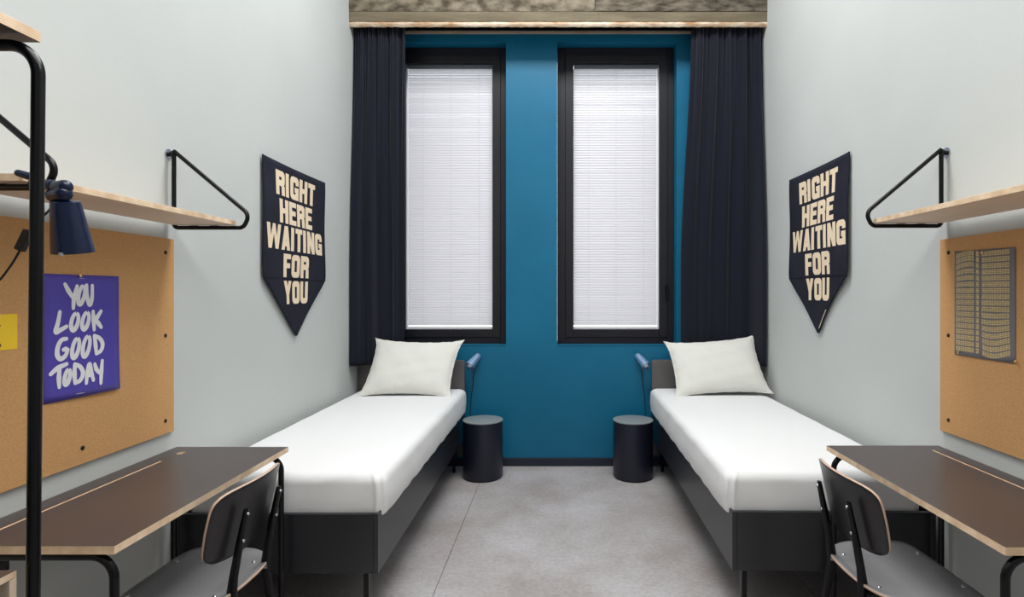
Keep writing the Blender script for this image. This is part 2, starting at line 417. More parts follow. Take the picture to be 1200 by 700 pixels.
# ------------------------------------------------------------------ beds
BW = .825; FL = 2.13
def bed(loc, rz, sgn, label):
    """local: aisle side at x = 0, wall side at x = sgn*BW, foot at y = 0, z floor"""
    r = tag(empty('bed', loc, rz), label, 'bed', 'two single beds against the side walls')
    def X(a, b): return (min(sgn*a, sgn*b), max(sgn*a, sgn*b))
    z0, z1 = .235, .476
    MB().box(*X(0, .02), 0, FL-.03, z0, z1).build('side_panel', M['bed'], r, bevel=.0015)
    MB().box(*X(BW-.02, BW), 0, FL-.03, z0, z1).build('side_panel', M['bed'], r, bevel=.0015)
    MB().box(*X(.021, BW-.021), .001, .021, z0, z1-.001).build('foot_panel', M['bed'], r, bevel=.0015)
    pts = []
    hb = MB(); xa, xb = 0, BW; zt = .843; rr = .018; ol = [(xa, .10), (xb, .10), (xb, zt-rr)]
    for k in range(6): ol.append((xb-rr+rr*math.cos(k/5*PI/2), zt-rr+rr*math.sin(k/5*PI/2)))
    for k in range(6): ol.append((xa+rr-rr*math.sin(k/5*PI/2), zt-rr+rr*math.cos(k/5*PI/2)))
    hb.prism([(sgn*x, FL-.028, z) for x, z in ol], (0, .022, 0))  .build('headboard', M['headboard'], r, bevel=.0015, smooth=35)
    MB().box(*X(.022, BW-.022), .023, FL-.03, .425, .445).build('base_board', M['bed_edge'], r)
    for x in (.065, BW-.065):
        for y in (.06, FL-.12):
            MB().box(*X(x-.011, x+.011), y-.011, y+.011, 0, .43).build('leg', M['black'], r, bevel=.002)
    for z in (.30, .275):
        MB().lathe([(0, 0), (.008, 0), (.008, .003), (0, .004)], (sgn*(-.0), 1.72 if z > .29 else 1.74, z), (-sgn, 0, 0), 12).build('bolt', M['black'], r)
    return r
def mattress(loc, rz, sgn, label):
    r0, r1 = (-.018, BW-.03); Lm = FL-.055; zb, zt = .452, .628
    m = MB(); cx = (r0+r1)/2; hx = (r1-r0)/2; cy = Lm/2+.022; hy = Lm/2
    NZ = 18; NA = 160
    def outline(t, hx, hy, rad):
        # rounded rectangle by angle parameter
        per = []
        n = NA//4
        q, k = divmod(int(round(t*NA)) % NA, n); f = k/n
        cs = [(1, 1), (-1, 1), (-1, -1), (1, -1)][q]
        # arc of the corner takes the first 40 % and the straight run the rest
        c = (cs[0]*(hx-rad), cs[1]*(hy-rad))
        a0 = q*PI/2
        if f < .4:
            a = a0+f/.4*PI/2; return (c[0]+rad*math.cos(a), c[1]+rad*math.sin(a))
        a = a0+PI/2; p = (c[0]+rad*math.cos(a), c[1]+rad*math.sin(a))
        cn = [(-1, 1), (-1, -1), (1, -1), (1, 1)][q]
        e_ = (cn[0]*(hx-rad)+rad*math.cos(a), cn[1]*(hy-rad)+rad*math.sin(a))
        g = (f-.4)/.6; return (p[0]+(e_[0]-p[0])*g, p[1]+(e_[1]-p[1])*g)
    prof = []
    for k in range(5): a = -PI/2+k/4*PI/2*.9; prof.append((.014*(1-math.cos(a)), zb+.014+.014*math.sin(a)))
    for k in range(4): prof.append((-.004*math.sin((k+1)/5*PI), zb+.02+(zt-.06-zb-.02)*(k+1)/5))
    for k in range(7): a = k/6*PI/2; prof.append((.042*(1-math.cos(a)), zt-.042+.042*math.sin(a)))
    for ins in (.07, .12, .2, .3, .38): prof.append((ins, zt+.006*min(1, ins*4)))
    rings = []
    for ins, z in prof:
        ring = []
        for i in range(NA):
            rad = max(.055-ins*.4, .012); ix = min(ins, hx-.03)
            x, y = outline(i/NA, hx-ix, hy-ix, rad)
            # gathered folds at the corners of the fitted sheet
            cd = math.hypot(abs(x)-(hx-ix), abs(y)-(hy-ix)); w_ = max(0, 1-cd/.14)
            side = 1 if ins < .04 else max(0, 1-(ins-.04)/.05)
            rip = .0040*w_*side*math.sin(i*1.1+z*38+math.sin(i*.7)*1.5)*min(1, max(0, (z-zb)/.05))+ .0022*side*math.sin(x*24+y*19+z*30)
            if ins < .1: rip += .010*math.exp(-((i-92)/1.6)**2)*max(.3, side)-.007*math.exp(-((i-88.5)/1.4)**2)*side
            d = 1+rip/max(.05, math.hypot(x, y))
            zz = z + (.0025*math.sin(x*9+1)*math.sin(y*4.5+.7) if ins > .05 else 0)
            if z < zb+.02: zz += .004*math.sin(y*31)+.003*math.sin(x*37)
            ring.append(m.bm.verts.new((sgn*(cx+x*d), cy+y*d, zz)))
        rings.append(ring)
    for A, B in zip(rings, rings[1:]):
        for k in range(NA): m.bm.faces.new((A[k], A[(k+1)%NA], B[(k+1)%NA], B[k]))
    m.bm.faces.new(rings[0]); m.bm.faces.new(rings[-1])
    bmesh.ops.triangulate(m.bm, faces=[f for f in m.bm.faces if len(f.verts) > 4])
    o = m.build('mattress', M['sheet'], smooth=80); o.location = loc; o.rotation_euler = (0, 0, rz)
    tag(o, label, 'mattress', 'mattresses in white fitted sheets')
LB = (-.7257, 2.27, 0); RB = (.710, 2.30, 0); RROT = -.0105
bed(LB, 0, -1, 'left single bed with dark grey panels and headboard on thin black legs')
mattress(LB, 0, -1, 'mattress in a smooth white fitted sheet on the left bed')
bed((RB[0], 2.295, 0), RROT, 1, 'right single bed with dark grey panels and headboard on thin black legs')
mattress((RB[0], 2.295, 0), RROT, 1, 'mattress in a smooth white fitted sheet on the right bed')

def pillow(TL, TR, BL, BR, seed, label):
    TL, TR, BL, BR = map(Vector, (TL, TR, BL, BR)); rnd = random.Random(seed)
    nrm = (BR-BL).cross(TL-BL).normalized()   # towards the camera and up
    if nrm.y > 0: nrm = -nrm
    N_ = 44; m = MB()
    def pos(u, v, side):
        a, b = 2*u-1, 2*v-1
        # edges pulled in between corners
        pin = .058
        ua = a*(1-pin*(1-b*b)**1.0*abs(a)); va = b*(1-pin*1.6*(1-a*a)*abs(b))
        p = (BL*(1-ua)/2+BR*(1+ua)/2)*(1-va)/2+(TL*(1-ua)/2+TR*(1+ua)/2)*(1+va)/2
        fl_ = (abs(a)*abs(b))**9*.022; p += (BR-BL).normalized()*fl_*(1 if a > 0 else -1)+(TL-BL).normalized()*fl_*.6*(1 if b > 0 else -1)
        h = (max(0, 1-abs(a)**3.2)**.62)*(max(0, 1-abs(b)**3.0)**.62)
        th = .078 if side > 0 else -.034
        r_ = .0028*math.sin(a*9+b*5+seed)*h+.002*math.sin(b*13-a*4+seed*2)*h
        edge = max(abs(a), abs(b))
        ruf = 0
        if edge > .9: ruf = (.0028*math.sin((a if abs(b) > abs(a) else b)*19+seed)+.0022*math.sin((a if abs(b) > abs(a) else b)*43+seed*3))*(edge-.9)/.1
        return p+nrm*(h*th+r_*(1 if side > 0 else 0)+ruf)
    for side in (1, -1): m.grid(lambda u, v: pos(u, v, side), N_, N_)
    bmesh.ops.remove_doubles(m.bm, verts=m.bm.verts, dist=.0004)
    o = m.build('pillow', M['pillow'], smooth=80)
    tag(o, label, 'pillow', 'pillows leaning on the headboards')
    # sewn edge
    c = []
    for k in range(40): c.append(pos(k/40, 0, 1))
    for k in range(40): c.append(pos(1, k/40, 1))
    for k in range(40): c.append(pos(1-k/40, 1, 1))
    for k in range(41): c.append(pos(0, 1-k/40, 1))
    MB().tube(c, .0032, 6).build('piping', M['pillow'], o, smooth=70)
pillow((-1.368, 4.275, 1.012), (-.735, 4.285, .997), (-1.405, 4.00, .640), (-.775, 4.00, .632), 3, 'off-white pillow leaning on the left headboard')
pillow((.825, 4.285, .985), (1.475, 4.275, 1.035), (.845, 4.00, .632), (1.515, 4.02, .655), 8, 'off-white pillow leaning on the right headboard')

# ------------------------------------------------------------------ bedside stools
def stool(x, y, label):
    r = tag(empty('bedside_stool', (x, y, 0)), label, 'side table', 'round drum stools beside the beds')
    R_ = .147
    MB().lathe([(R_-.012, 0), (R_-.012, .012), (R_-.001, .014), (R_, .018), (R_, .418), (R_-.002, .420), (0, .420)], n=64).build('drum_body', M['stool'], r, smooth=35)
    MB().lathe([(0, .4195), (R_+.0015, .4195), (R_+.002, .421), (R_+.001, .427), (R_-.003, .428), (0, .428)], n=64).build('stool_top', M['stool_top'], r, smooth=35)
    MB().box(-.002, .002, -R_-.0006, -R_+.002, .016, .418).build('seam', M['stool'], r)
    return r
stool(-.5585, 4.187, 'navy drum stool with a top painted lit grey beside the left bed')
stool(.557, 4.187, 'navy drum stool with a top painted lit grey beside the right bed')

# ------------------------------------------------------------------ small wall lamps
def wall_lamp(sgn, x, z, label):
    r = tag(empty('wall_lamp', (x, YB, z)), label, 'lamp', 'small blue reading lamps beside the headboards')
    # local: y negative is into the room
    MB().lathe([(0, 0), (.026, 0), (.026, .010), (.022, .014), (0, .014)], (0, 0, .0), (0, -1, 0), 24).build('wall_plate', M['lamp_blue'], r, smooth=40)
    MB().tube([(0, -.012, 0), (0, -.045, 0)], .007, 10).build('stem', M['lamp_blue'], r, smooth=50)
    ax = Vector((sgn*.50, -.62, -.60)).normalized(); o_ = Vector((-.0, -.058, .0))-ax*.020
    sh = MB().lathe([(0, -.012), (.018, -.012), (.025, -.004), (.026, .004), (.039, .118), (.037, .118), (.024, .006), (0, .004)], o_, ax, 28).build('shade', M['lamp_steel'], r, smooth=40)
    MB().lathe([(0, .122), (.012, .118), (.020, .106), (.022, .094), (.016, .072), (.012, .04), (0, .04)], o_, ax, 18).build('bulb', M['bulb'], r, smooth=60)
    e_ = o_+ax*.10
    MB().tube([e_+Vector((sgn*.012, 0, -.026)), e_+Vector((sgn*.022, 0, -.038))], .0035, 8).build('switch', M['lamp_blue'], r)
    p0 = Vector((sgn*.012, -.02, -.02))
    MB().tube(smoothpts([p0, (sgn*.030, -.012, -.10), (sgn*.036, -.008, -.22), (sgn*.052, -.008, -.34), (sgn*.060, -.008, -.60)]), .0024, 6).build('cable', M['rubber'], r, smooth=60)
wall_lamp(-1, -.635, .862, 'small blue cylinder lamp on teal wall above the left stool')
wall_lamp(1, .632, .862, 'small blue cylinder lamp on teal wall above the right stool')

# ------------------------------------------------------------------ lettering helpers (flat glyphs made of quads)
def arcpts(pts, r): return [(p.x, p.y) for p in fillet([(x, y, 0) for x, y in pts], r, 5)]
def ribbon(pl, t):
    out = []; P = [Vector((x, y)) for x, y in pl]; L, R_ = [], []
    for i in range(len(P)):
        a = (P[i]-P[i-1]).normalized() if i else (P[1]-P[0]).normalized()
        b = (P[i+1]-P[i]).normalized() if i < len(P)-1 else a
        n = Vector((-a.y-b.y, a.x+b.x)); n.normalize(); c = max(.35, n.dot(Vector((-a.y, a.x))))
        L.append(P[i]+n*t/2/c); R_.append(P[i]-n*t/2/c)
    for i in range(len(P)-1): out.append([L[i], R_[i], R_[i+1], L[i+1]])
    return out
def glyph(ch, w, t):
    h = t/2; ty = t*.86; k = ty/2; q = []
    def st(x, y0=0, y1=1): q.append([(x-h, y0), (x+h, y0), (x+h, y1), (x-h, y1)])
    def hb(y, x0=0, x1=None): x1 = w if x1 is None else x1; q.append([(x0, y-k), (x1, y-k), (x1, y+k), (x0, y+k)])
    def rb(pl, r=.08): q.extend(ribbon(arcpts(pl, r), t))
    if ch == 'I': st(h)
    elif ch == 'H': st(h); st(w-h); hb(.52)
    elif ch == 'T': st(w/2); hb(1-k)
    elif ch == 'E': st(h); hb(1-k); hb(.52, 0, w*.92); hb(k)
    elif ch == 'F': st(h); hb(1-k); hb(.5, 0, w*.92)
    elif ch == 'O': rb([(w/2, 1-h), (w-h, 1-h), (w-h, h), (h, h), (h, 1-h), (w/2, 1-h)], .085)
    elif ch == 'U': rb([(h, 1), (h, h), (w-h, h), (w-h, 1)], .10)
    elif ch == 'G': rb([(w-h, .64), (w-h, 1-h), (h, 1-h), (h, h), (w-h, h), (w-h, .42)], .085); st(w-h, 0, .5); hb(.44, w*.52, w)
    elif ch == 'R': st(h); rb([(h, 1-h), (w-h, 1-h), (w-h, .5), (h, .5)], .07); q.append([(w-t, 0), (w, 0), (w-.015, .40), (w-t-.015, .46)])
    elif ch == 'N': st(h); st(w-h); q.append([(0, 1), (t*1.02, 1), (w, 0), (w-t*1.02, 0)])
    elif ch == 'A': 
        q.append([(0, 0), (t, 0), (w/2+t*.42, 1), (w/2-t*.55, 1)]); q.append([(w-t, 0), (w, 0), (w/2+t*.55, 1), (w/2-t*.42, 1)]); hb(.27, w*.2, w*.8)
    elif ch == 'Y': 
        st(w/2, 0, .45); q.append([(0, 1), (t*1.05, 1), (w/2+h, .38), (w/2-h, .38)]); q.append([(w-t*1.05, 1), (w, 1), (w/2+h, .38), (w/2-h, .38)])
    elif ch == 'W':
        c = w/2; e1 = w*.27; s_ = t*.9
        q.append([(0, 1), (s_, 1), (e1+s_*.45, 0), (e1-s_*.55, 0)]); q.append([(e1-s_*.45, 0), (e1+s_*.45, 0), (c+s_*.40, 1), (c-s_*.40, 1)])
        q.append([(w-e1-s_*.45, 0), (w-e1+s_*.45, 0), (c+s_*.40, 1), (c-s_*.40, 1)]); q.append([(w-s_, 1), (w, 1), (w-e1+s_*.55, 0), (w-e1-s_*.45, 0)])
    return q
def word(txt, cx, z0, H, width):
    """quads for a word of total width, cap height H, centred on cx"""
    ws = {'I': .30, 'W': 1.02, 'T': .60, 'F': .58, 'E': .60}
    t = .25; gap = .07
    tot = sum(ws.get(c, .68) for c in txt)+gap*(len(txt)-1); sx = width/tot; x = cx-width/2; out = []
    for c in txt:
        w_ = ws.get(c, .68)
        for qd in glyph(c, w_, t): out.append([(x+a[0]*sx, z0+a[1]*H) for a in qd])
        x += (w_+gap)*sx
    return out

def banner(sgn, zo, label, yt, skew):
    """sgn -1 left wall, +1 right wall. u runs along +Y from 2.95 to 3.73"""
    y0, y1 = (2.95, 3.717) if sgn < 0 else (2.993, 3.744)
    zt = 2.095+zo; zs_ = 1.452+zo*.5; tip = yt
    def off(y, z):
        u = (y-y0)/(y1-y0); k = max(0, min(1, (zt-z)/.95))
        o_ = .016+.004*math.sin(7*u+1)*k+.003*math.sin(z*11+u*4)
        if skew: o_ += .016*k*(max(0, 1-u*2.4))**1.5*math.sin(k*PI)
        return o_
    def P(y, z, d=0): return (sgn*(W-off(y, z)-d), y, z)
    m = MB(); n1, n2 = 26, 14
    def fn(u, v):
        if v <= .62:
            z = zt+(zs_-zt)*v/.62; a, b = y0, y1
        else:
            f = (v-.62)/.38; z = zs_+(tip[1]-zs_)*f; a = y0+(tip[0]-.006-y0)*f; b = y1+(tip[0]+.006-y1)*f
            if skew: a += .035*math.sin(f*PI)
        z += .012*(u*(1-u))*(-4)*(1-v)*.35
        return P(a+(b-a)*u, z)
    m.grid(fn, n1, 40)
    o = m.build('banner', M['banner'], smooth=60); s_ = o.modifiers.new('cloth', 'SOLIDIFY'); s_.thickness = .004; s_.offset = -1 if False else 0
    tag(o, label, 'banner', 'pointed text banners on the side walls')
    # hem along both sides and the seam above the point
    for uu in (0, 1):
        MB().tube([fn(uu, k/40) for k in range(41)], .005, 6).build('hem', M['banner'], o, smooth=60)
    MB().tube([P(y0+(y1-y0)*k/20, zs_, .003) for k in range(21)], .0022, 5).build('seam', M['banner'], o, smooth=60)
    lt = MB(); cx = 3.322 if sgn < 0 else 3.352
    rows = [('RIGHT', 1.912, .135, .49), ('HERE', 1.760, .133, .42), ('WAITING', 1.610, .136, .695), ('FOR', 1.457, .133, .315), ('YOU', 1.304, .133, .305)]
    for txt, z0, H, wd in rows:
        for qd in word(txt, 0, z0+zo*.8, H, wd):
            pts = [Vector((a, b, 0)) for a, b in qd]
            n = 3
            for i in range(n):
                for j in range(n):
                    c = []
                    for (s0, t0) in ((i, j), (i+1, j), (i+1, j+1), (i, j+1)):
                        s1, t1 = s0/n, t0/n; p = (pts[0]*(1-s1)+pts[1]*s1)*(1-t1)+(pts[3]*(1-s1)+pts[2]*s1)*t1
                        yy = cx+(p.x if sgn < 0 else -p.x); c.append(P(yy, p.y, .0032))
                    lt.quad(c)
    lt.build('lettering', M['cream'], o, recalc=False)
    # sewn-in tag near the tip, rod behind the top edge
    tg = MB(); f0, f1 = .58, .92
    if sgn < 0: A = fn(1, .62+.38*f0); B = fn(1, .62+.38*f1)
    else: A = fn(0, .62+.38*f0); B = fn(0, .62+.38*f1)
    d = .010 if sgn < 0 else -.010
    tg.quad([A, B, (B[0]-sgn*.006, B[1]-d, B[2]), (A[0]-sgn*.006, A[1]-d, A[2])]); tg.build('sewn_tag', M['cream'], o)
    MB().tube([(sgn*(W-.008), y0+.02, zt-.01), (sgn*(W-.008), y1-.02, zt-.01)], .004, 8).build('hanging_rod', M['black'], o)
banner(-1, 0, 'dark pointed cloth banner with cream block letters on the left wall', (3.322, 1.118), False)
banner(1, .024, 'dark pointed cloth banner with cream block letters on the right wall', (3.343, 1.132), True)

# ------------------------------------------------------------------ cork boards
def cork(sgn, label):
    y1 = 2.270 if sgn < 0 else 2.283; y0 = y1-1.2; x0, x1 = W-.012, W
    r = tag(empty('cork_board', (sgn*W, y1, .812)), label, 'cork board', 'cork boards above the desks')
    a, b = sorted((0, -sgn*.012))
    MB().box(a, b, y0-y1, 0, 0, .772).build('cork_panel', M['cork'], r, bevel=.001)
    ys = [-.050, -.437, -.84]; zz = [.716, .388, .052]
    for y in ys:
        for z in zz:
            if y == -.437 and z == .388: continue
            MB().lathe([(0, 0), (.0075, 0), (.0075, .002), (.004, .004), (.0, .0035)], (-sgn*.012, y, z), (-sgn, 0, 0), 14).build('screw', M['rubber'], r)
cork(-1, 'large cork board on the left wall above the desk, holding a violet poster')
cork(1, 'large cork board on the right wall above the desk, holding a grey poster')
XC = W-.012
def wallpt(px, py, X):
    """a point of the plane x = X seen at photo coordinates px, py"""
    D = X*F/(px-654); return (X, D, HC-(py-343)*D/F)
def pin(o, x, y, z, s, m): MB().lathe([(0, 0), (.003, 0), (.003, .004), (.0055, .005), (.0055, .008), (.003, .010), (0, .0105)], (x, y, z), (s, 0, 0), 12).build('push_pin', m, o, smooth=40)
# violet poster
pp = MB(); yb0, yb1 = 1.694, 1.982
def fpp(u, v): return (-XC+.002+.002*math.sin(u*3)*(1-v)+.006*(1-v)**3*u, yb0+(yb1-yb0)*u-.002*(1-v), 1.033+(1.427-1.033)*v)
pp.grid(fpp, 12, 16); po = pp.build('poster', M['purple'], smooth=60); sd = po.modifiers.new('paper', 'SOLIDIFY'); sd.thickness = .0006
tag(po, 'violet poster with white brush lettering pinned on the left cork board', 'poster')
def brush(strokes, t, parent, mt, zf=lambda y, z: fpp((y-yb0)/(yb1-yb0), (z-1.033)/.394)[0]+.0016):
    m = MB(); z = -XC+.004
    def tr(p): q = wallpt(p[0]/3.889, 300+p[1]/3.889, z); return (q[1], q[2])
    for si, st_ in enumerate(strokes):
        P = [Vector((*tr(p), 0)) for p in st_]
        P = smoothpts(P, 6) if len(P) > 2 else [P[0].lerp(P[1], k/4) for k in range(5)]
        n = len(P); T = [t*(1.08-.28*abs(2*i/(n-1)-1)) if n > 1 else t for i in range(n)]
        L, R_ = [], []
        for i in range(n):
            d = (P[min(i+1, n-1)]-P[max(i-1, 0)]).normalized(); nn = Vector((-d.y, d.x, 0)); L.append(P[i]+nn*T[i]/2); R_.append(P[i]-nn*T[i]/2)
        for i in range(n-1): m.quad([(zf(p.x, p.y)+si*2e-5, p.x, p.y) for p in (L[i], R_[i], R_[i+1], L[i+1])])
        if (P[0]-P[-1]).length < 1e-5: continue
        for c, tt in ((P[0], T[0]), (P[-1], T[-1])):
            m.quad([(zf(c.x, c.y)+si*2e-5+(7e-6 if tt == T[0] else 1.2e-5), c.x+tt/2*math.cos(2*PI*k/12), c.y+tt/2*math.sin(2*PI*k/12)) for k in range(12)])
    o = m.build('lettering', mt, parent)
def ell(cx, cy, rx, ry, a0=-90, sl=0, n=11):
    return [(cx+rx*math.cos(math.radians(a0+360*k/(n-1)))-sl*ry*math.sin(math.radians(a0+360*k/(n-1)))*.2, cy+ry*math.sin(math.radians(a0+360*k/(n-1)))) for k in range(n)]
ST = [[(297,130),(312,158),(330,188)],[(352,138),(338,190),(334,238)], ell(372,178,13,42,sl=1), [(395,134),(397,185),(408,222),(419,195),(421,136)],
 [(273,256),(264,305),(254,346),(275,338),(303,322)], ell(340,300,15,38,sl=1), ell(389,296,14,38,sl=1), [(424,254),(426,295),(428,336)],[(460,252),(442,280),(430,298)],[(434,292),(448,308),(460,325)],
 [(302,378),(280,384),(264,412),(260,450),(274,470),(296,456),(308,428)],[(308,428),(298,426),(288,428)], ell(343,420,14,44,sl=1), ell(391,412,14,46,sl=1), [(428,364),(433,405),(436,446)],[(428,364),(452,376),(465,400),(458,430),(436,446)],
 [(230,540),(262,512),(302,493)],[(270,510),(267,555),(268,598)], ell(304,552,11,34,sl=1), [(338,494),(336,540),(338,580)],[(338,494),(362,506),(374,534),(362,566),(338,580)], [(388,580),(394,530),(404,494),(412,530),(420,566)],[(393,545),(404,542),(416,540)], [(428,494),(434,516),(446,532)],[(462,478),(457,525),(453,580)]]
brush(ST, .0158, po, M['white_ink'])
brush([[(343,630),(360,627),(380,623)]], .0012, po, M['white_ink']); brush([[(360,101),(372,102),(384,104)]], .0010, po, M['white_ink'])
q = wallpt(92, 323, -XC+.003); pin(po, q[0], q[1], q[2], 1, M['gold'])
# yellow card
yc = tag(MB().box(-XC, -XC+.0012, 1.474, 1.611, 1.209, 1.309).build('note_card', M['yellow']), 'small yellow printed card on the left cork board at the picture edge', 'card')
brush([[(0,268),(3,272)]], .005, yc, M['white_ink'], lambda y, z: -XC+.0018)
brush([[(0,318),(0,334)],[(0,322),(7,317)]], .0030, yc, M['brown_ink'], lambda y, z: -XC+.0018)
brush([[(-4,403),(4,402),(7,408),(8,414)],[(7,408),(-1,410),(-1,414),(7,413)]], .0024, yc, M['brown_ink'], lambda y, z: -XC+.0018)
# grey poster with columns of wavy text
y_a, y_b = 2.195, 1.903
gp = MB(); gp.grid(lambda u, v: (XC-.002-.002*math.sin(u*PI)*(1-v), y_a+(y_b-y_a)*u, 1.129+(1.530-.006*u-1.129)*v), 12, 14)
go = gp.build('poster', M['grey_poster'], smooth=60); sd = go.modifiers.new('paper', 'SOLIDIFY'); sd.thickness = .0006
tag(go, 'slate grey poster with tan columns of wavy text pinned on the right cork board', 'poster')
tx = MB(); wd = .292
def wave(u, r):
    v = (r+.5)/17
    a = .010*math.sin((u*2.2-.1)*PI)*max(0, 1-abs(v-.12)*4)*(u < .45)
    b = -.011*math.sin((u-.45)*2.6*PI)*max(0, min(1, (v-.55)*3))*(u > .45)
    return a*1.2+b
for r in range(17):
    zc = 1.512-.0222*r-.006
    for (u0, u1, n) in ((.04, .37, 8), (.40, .46, 1), (.50, .93, 11)):
        for k in range(n):
            a = u0+(u1-u0)*k/n; b = a+(u1-u0)/n*.86
            sh = .018*max(0, (r-4)/12)*math.sin(r*.5)*(u0 > .45)*.6
            for (za, zb_) in ((0, .0048), (.0062, .0108), (.0122, .0168)):
                P_ = []
                for uu, dz in ((a, za), (b, za), (b, zb_), (a, zb_)):
                    z = zc+dz+wave(uu, r)-.004; P_.append((XC-.0045-.002*math.sin(uu*PI)*.9, y_a-wd*(uu+sh), z))
                tx.quad(P_)
tx.build('printed_text', M['tan_ink'], go)
for px, py in ((1153, 296), (1125, 413), (1192, 424)):
    q = wallpt(px, py, XC-.004); pin(go, q[0], q[1], q[2], -1, M['gold'])

# ------------------------------------------------------------------ wall shelves
def shelf(sgn, y_far, y_near, zbar, xf, label):
    r = tag(empty('wall_shelf', (sgn*W, (y_far+y_near)/2, zbar)), label, 'shelf', 'plywood wall shelves on black brackets')
    X0 = sgn*W; Y0 = (y_far+y_near)/2
    def P(x, y, z): return (sgn*x-X0, y-Y0, z-zbar)
    zb = zbar+.009
    b = MB(); a1, b1 = sorted((sgn*(W-.025)-X0, sgn*xf-X0)); b.box(a1, b1, y_near-.03-Y0, y_far+.01-Y0, .0105, .0285)
    bo = b.build('shelf_board', [M['wood_pale'], M['ply']], r, bevel=.0008)
    for p in bo.data.polygons: p.material_index = 0 if abs(p.normal.z) > .5 else 1
    for y in (y_far, y_near):
        k = MB(); top = zbar+.307; xp = W-.024; tipx = 1.246
        k.tube(fillet([P(xp, y, top), P(xp, y, zbar+.03), P(xp, y, zbar)][:2], 0), .0083, 10)
        k.tube(fillet([P(xp, y, top), P(tipx-.030, y, zbar+.030), P(tipx-.040, y, zbar), P(xp-.005, y, zbar)][:1] + [P(xp, y, top), P(tipx-.012, y, zbar+.052), P(tipx+.012, y, zbar), P(xp, y, zbar), P(xp, y, zbar+.035)][1:], [.035, .028, .018], 10), .0083, 10)
        ko = k.build('bracket', M['black'], r, smooth=50)
        MB().tube([P(W, y, top-.012), P(xp-.004, y, top-.012)], .0105, 12).build('wall_fixing', M['black'], ko, smooth=50)
        MB().lathe([(0, 0), (.020, 0), (.020, .005), (0, .005)], P(W, y, top-.012), (-sgn, 0, 0), 18).build('fixing_washer', M['silver'], ko, smooth=40)
        for dx in (.09, .17):
            MB().box(*sorted((P(W-dx-.03, y, 0)[0], P(W-dx, y, 0)[0])), y-Y0-.006, y-Y0+.006, .008, .0108).build('screw_tab', M['silver'], ko)
shelf(-1, 2.252, 1.387, 1.629, 1.292, 'plywood wall shelf on triangular black brackets above the left cork board')
shelf(1, 2.258, 1.393, 1.637, 1.268, 'plywood wall shelf on triangular black brackets above the right cork board')

# ------------------------------------------------------------------ desks
def desk(sgn, yf, yn, xf, xr, label, hole, slot):
    """slot = (y far end, x of slot); hole = (x, y) or None"""
    r = tag(empty('desk', (sgn*(xf+xr)/2, (yf+yn)/2, 0)), label, 'desk', 'laminate desks on black tube frames')
    X0 = sgn*(xf+xr)/2; Y0 = (yf+yn)/2
    cu = bpy.data.curves.new('desk_top', 'CURVE'); cu.dimensions = '2D'; cu.fill_mode = 'BOTH'; cu.extrude = .010; cu.resolution_u = 1
    def loop(pts):
        s_ = cu.splines.new('POLY'); s_.points.add(len(pts)-1); s_.use_cyclic_u = True
        for p, (x, y) in zip(s_.points, pts): p.co = (x-X0, y-Y0, 0, 1)
    loop([(sgn*xf, yn), (sgn*xr, yn), (sgn*xr, yf), (sgn*xf, yf)])
    sx = slot[1]; loop([(sgn*(sx-.004), yn+.06), (sgn*(sx+.004), yn+.06), (sgn*(sx+.004), slot[0]), (sgn*(sx-.004), slot[0])])
    if hole:
        hx, hy = hole; pts = []
        for k in range(24):
            a = 2*PI*k/24; pts.append((sgn*hx+.014*math.cos(a), hy+.020*math.sin(a)))
        loop(pts)
    tmp = bpy.data.objects.new('tmp', cu); me = bpy.data.meshes.new_from_object(tmp); bpy.data.objects.remove(tmp)
    me.name = 'desk_top'; me.materials.clear(); me.materials.append(M['laminate']); me.materials.append(M['ply'])
    for p in me.polygons: p.material_index = 0 if abs(p.normal.z) > .5 else 1; p.use_smooth = False
    t = bpy.data.objects.new('desk_top', me); COL.objects.link(t); t.parent = r; t.location = (0, 0, .740)
    # pale strip inside the slot bottom
    a, b = sorted((sgn*(sx-.010)-X0, sgn*(sx+.010)-X0)); MB().box(a, b, yn+.05-Y0, slot[0]+.008-Y0, .722, .7455).build('slot_lining', M['slotwood'], r)
    for y in (yf-.035, yn+.015):
        xa, xb = sgn*(xf+.012)-X0, sgn*(xr-.012)-X0; yy = y-Y0; z = .7195
        MB().tube(fillet([(xa, yy, 0), (xa, yy, z), (xb, yy, z), (xb, yy, 0)], .055, 10), .0106, 14).build('leg_frame', M['black'], r, smooth=50)
        for x in (xa, xb): MB().lathe([(0, 0), (.014, 0), (.014, .012), (0, .012)], (x, yy, 0), n=16).build('rubber_foot', M['rubber'], r)
    x = sgn*(xr-.02)-X0
    MB().tube([(x, yn+.015-Y0, .705), (x, yf-.035-Y0, .705)], .010, 10).build('rear_rail', M['black'], r, smooth=50)
    if sgn < 0:
        x = -1.426-X0; MB().box(x-.010, x+.010, 1.45-Y0-.004, 1.45-Y0+.004, .655, .730).build('cable_bracket', M['black'], r, bevel=.001)
    return r
M['slotwood'] = mat('pale slot lining', lin(246, 230, 212), .6)
desk(-1, 2.262, 1.375, 1.083, 1.532, 'dark brown laminate desk with a cable hole under the left cork board', (1.455, 2.175), (2.072, 1.459))
desk(1, 2.281, 1.369, 1.087, 1.540, 'dark brown laminate desk under the right cork board', None, (2.214, 1.472))

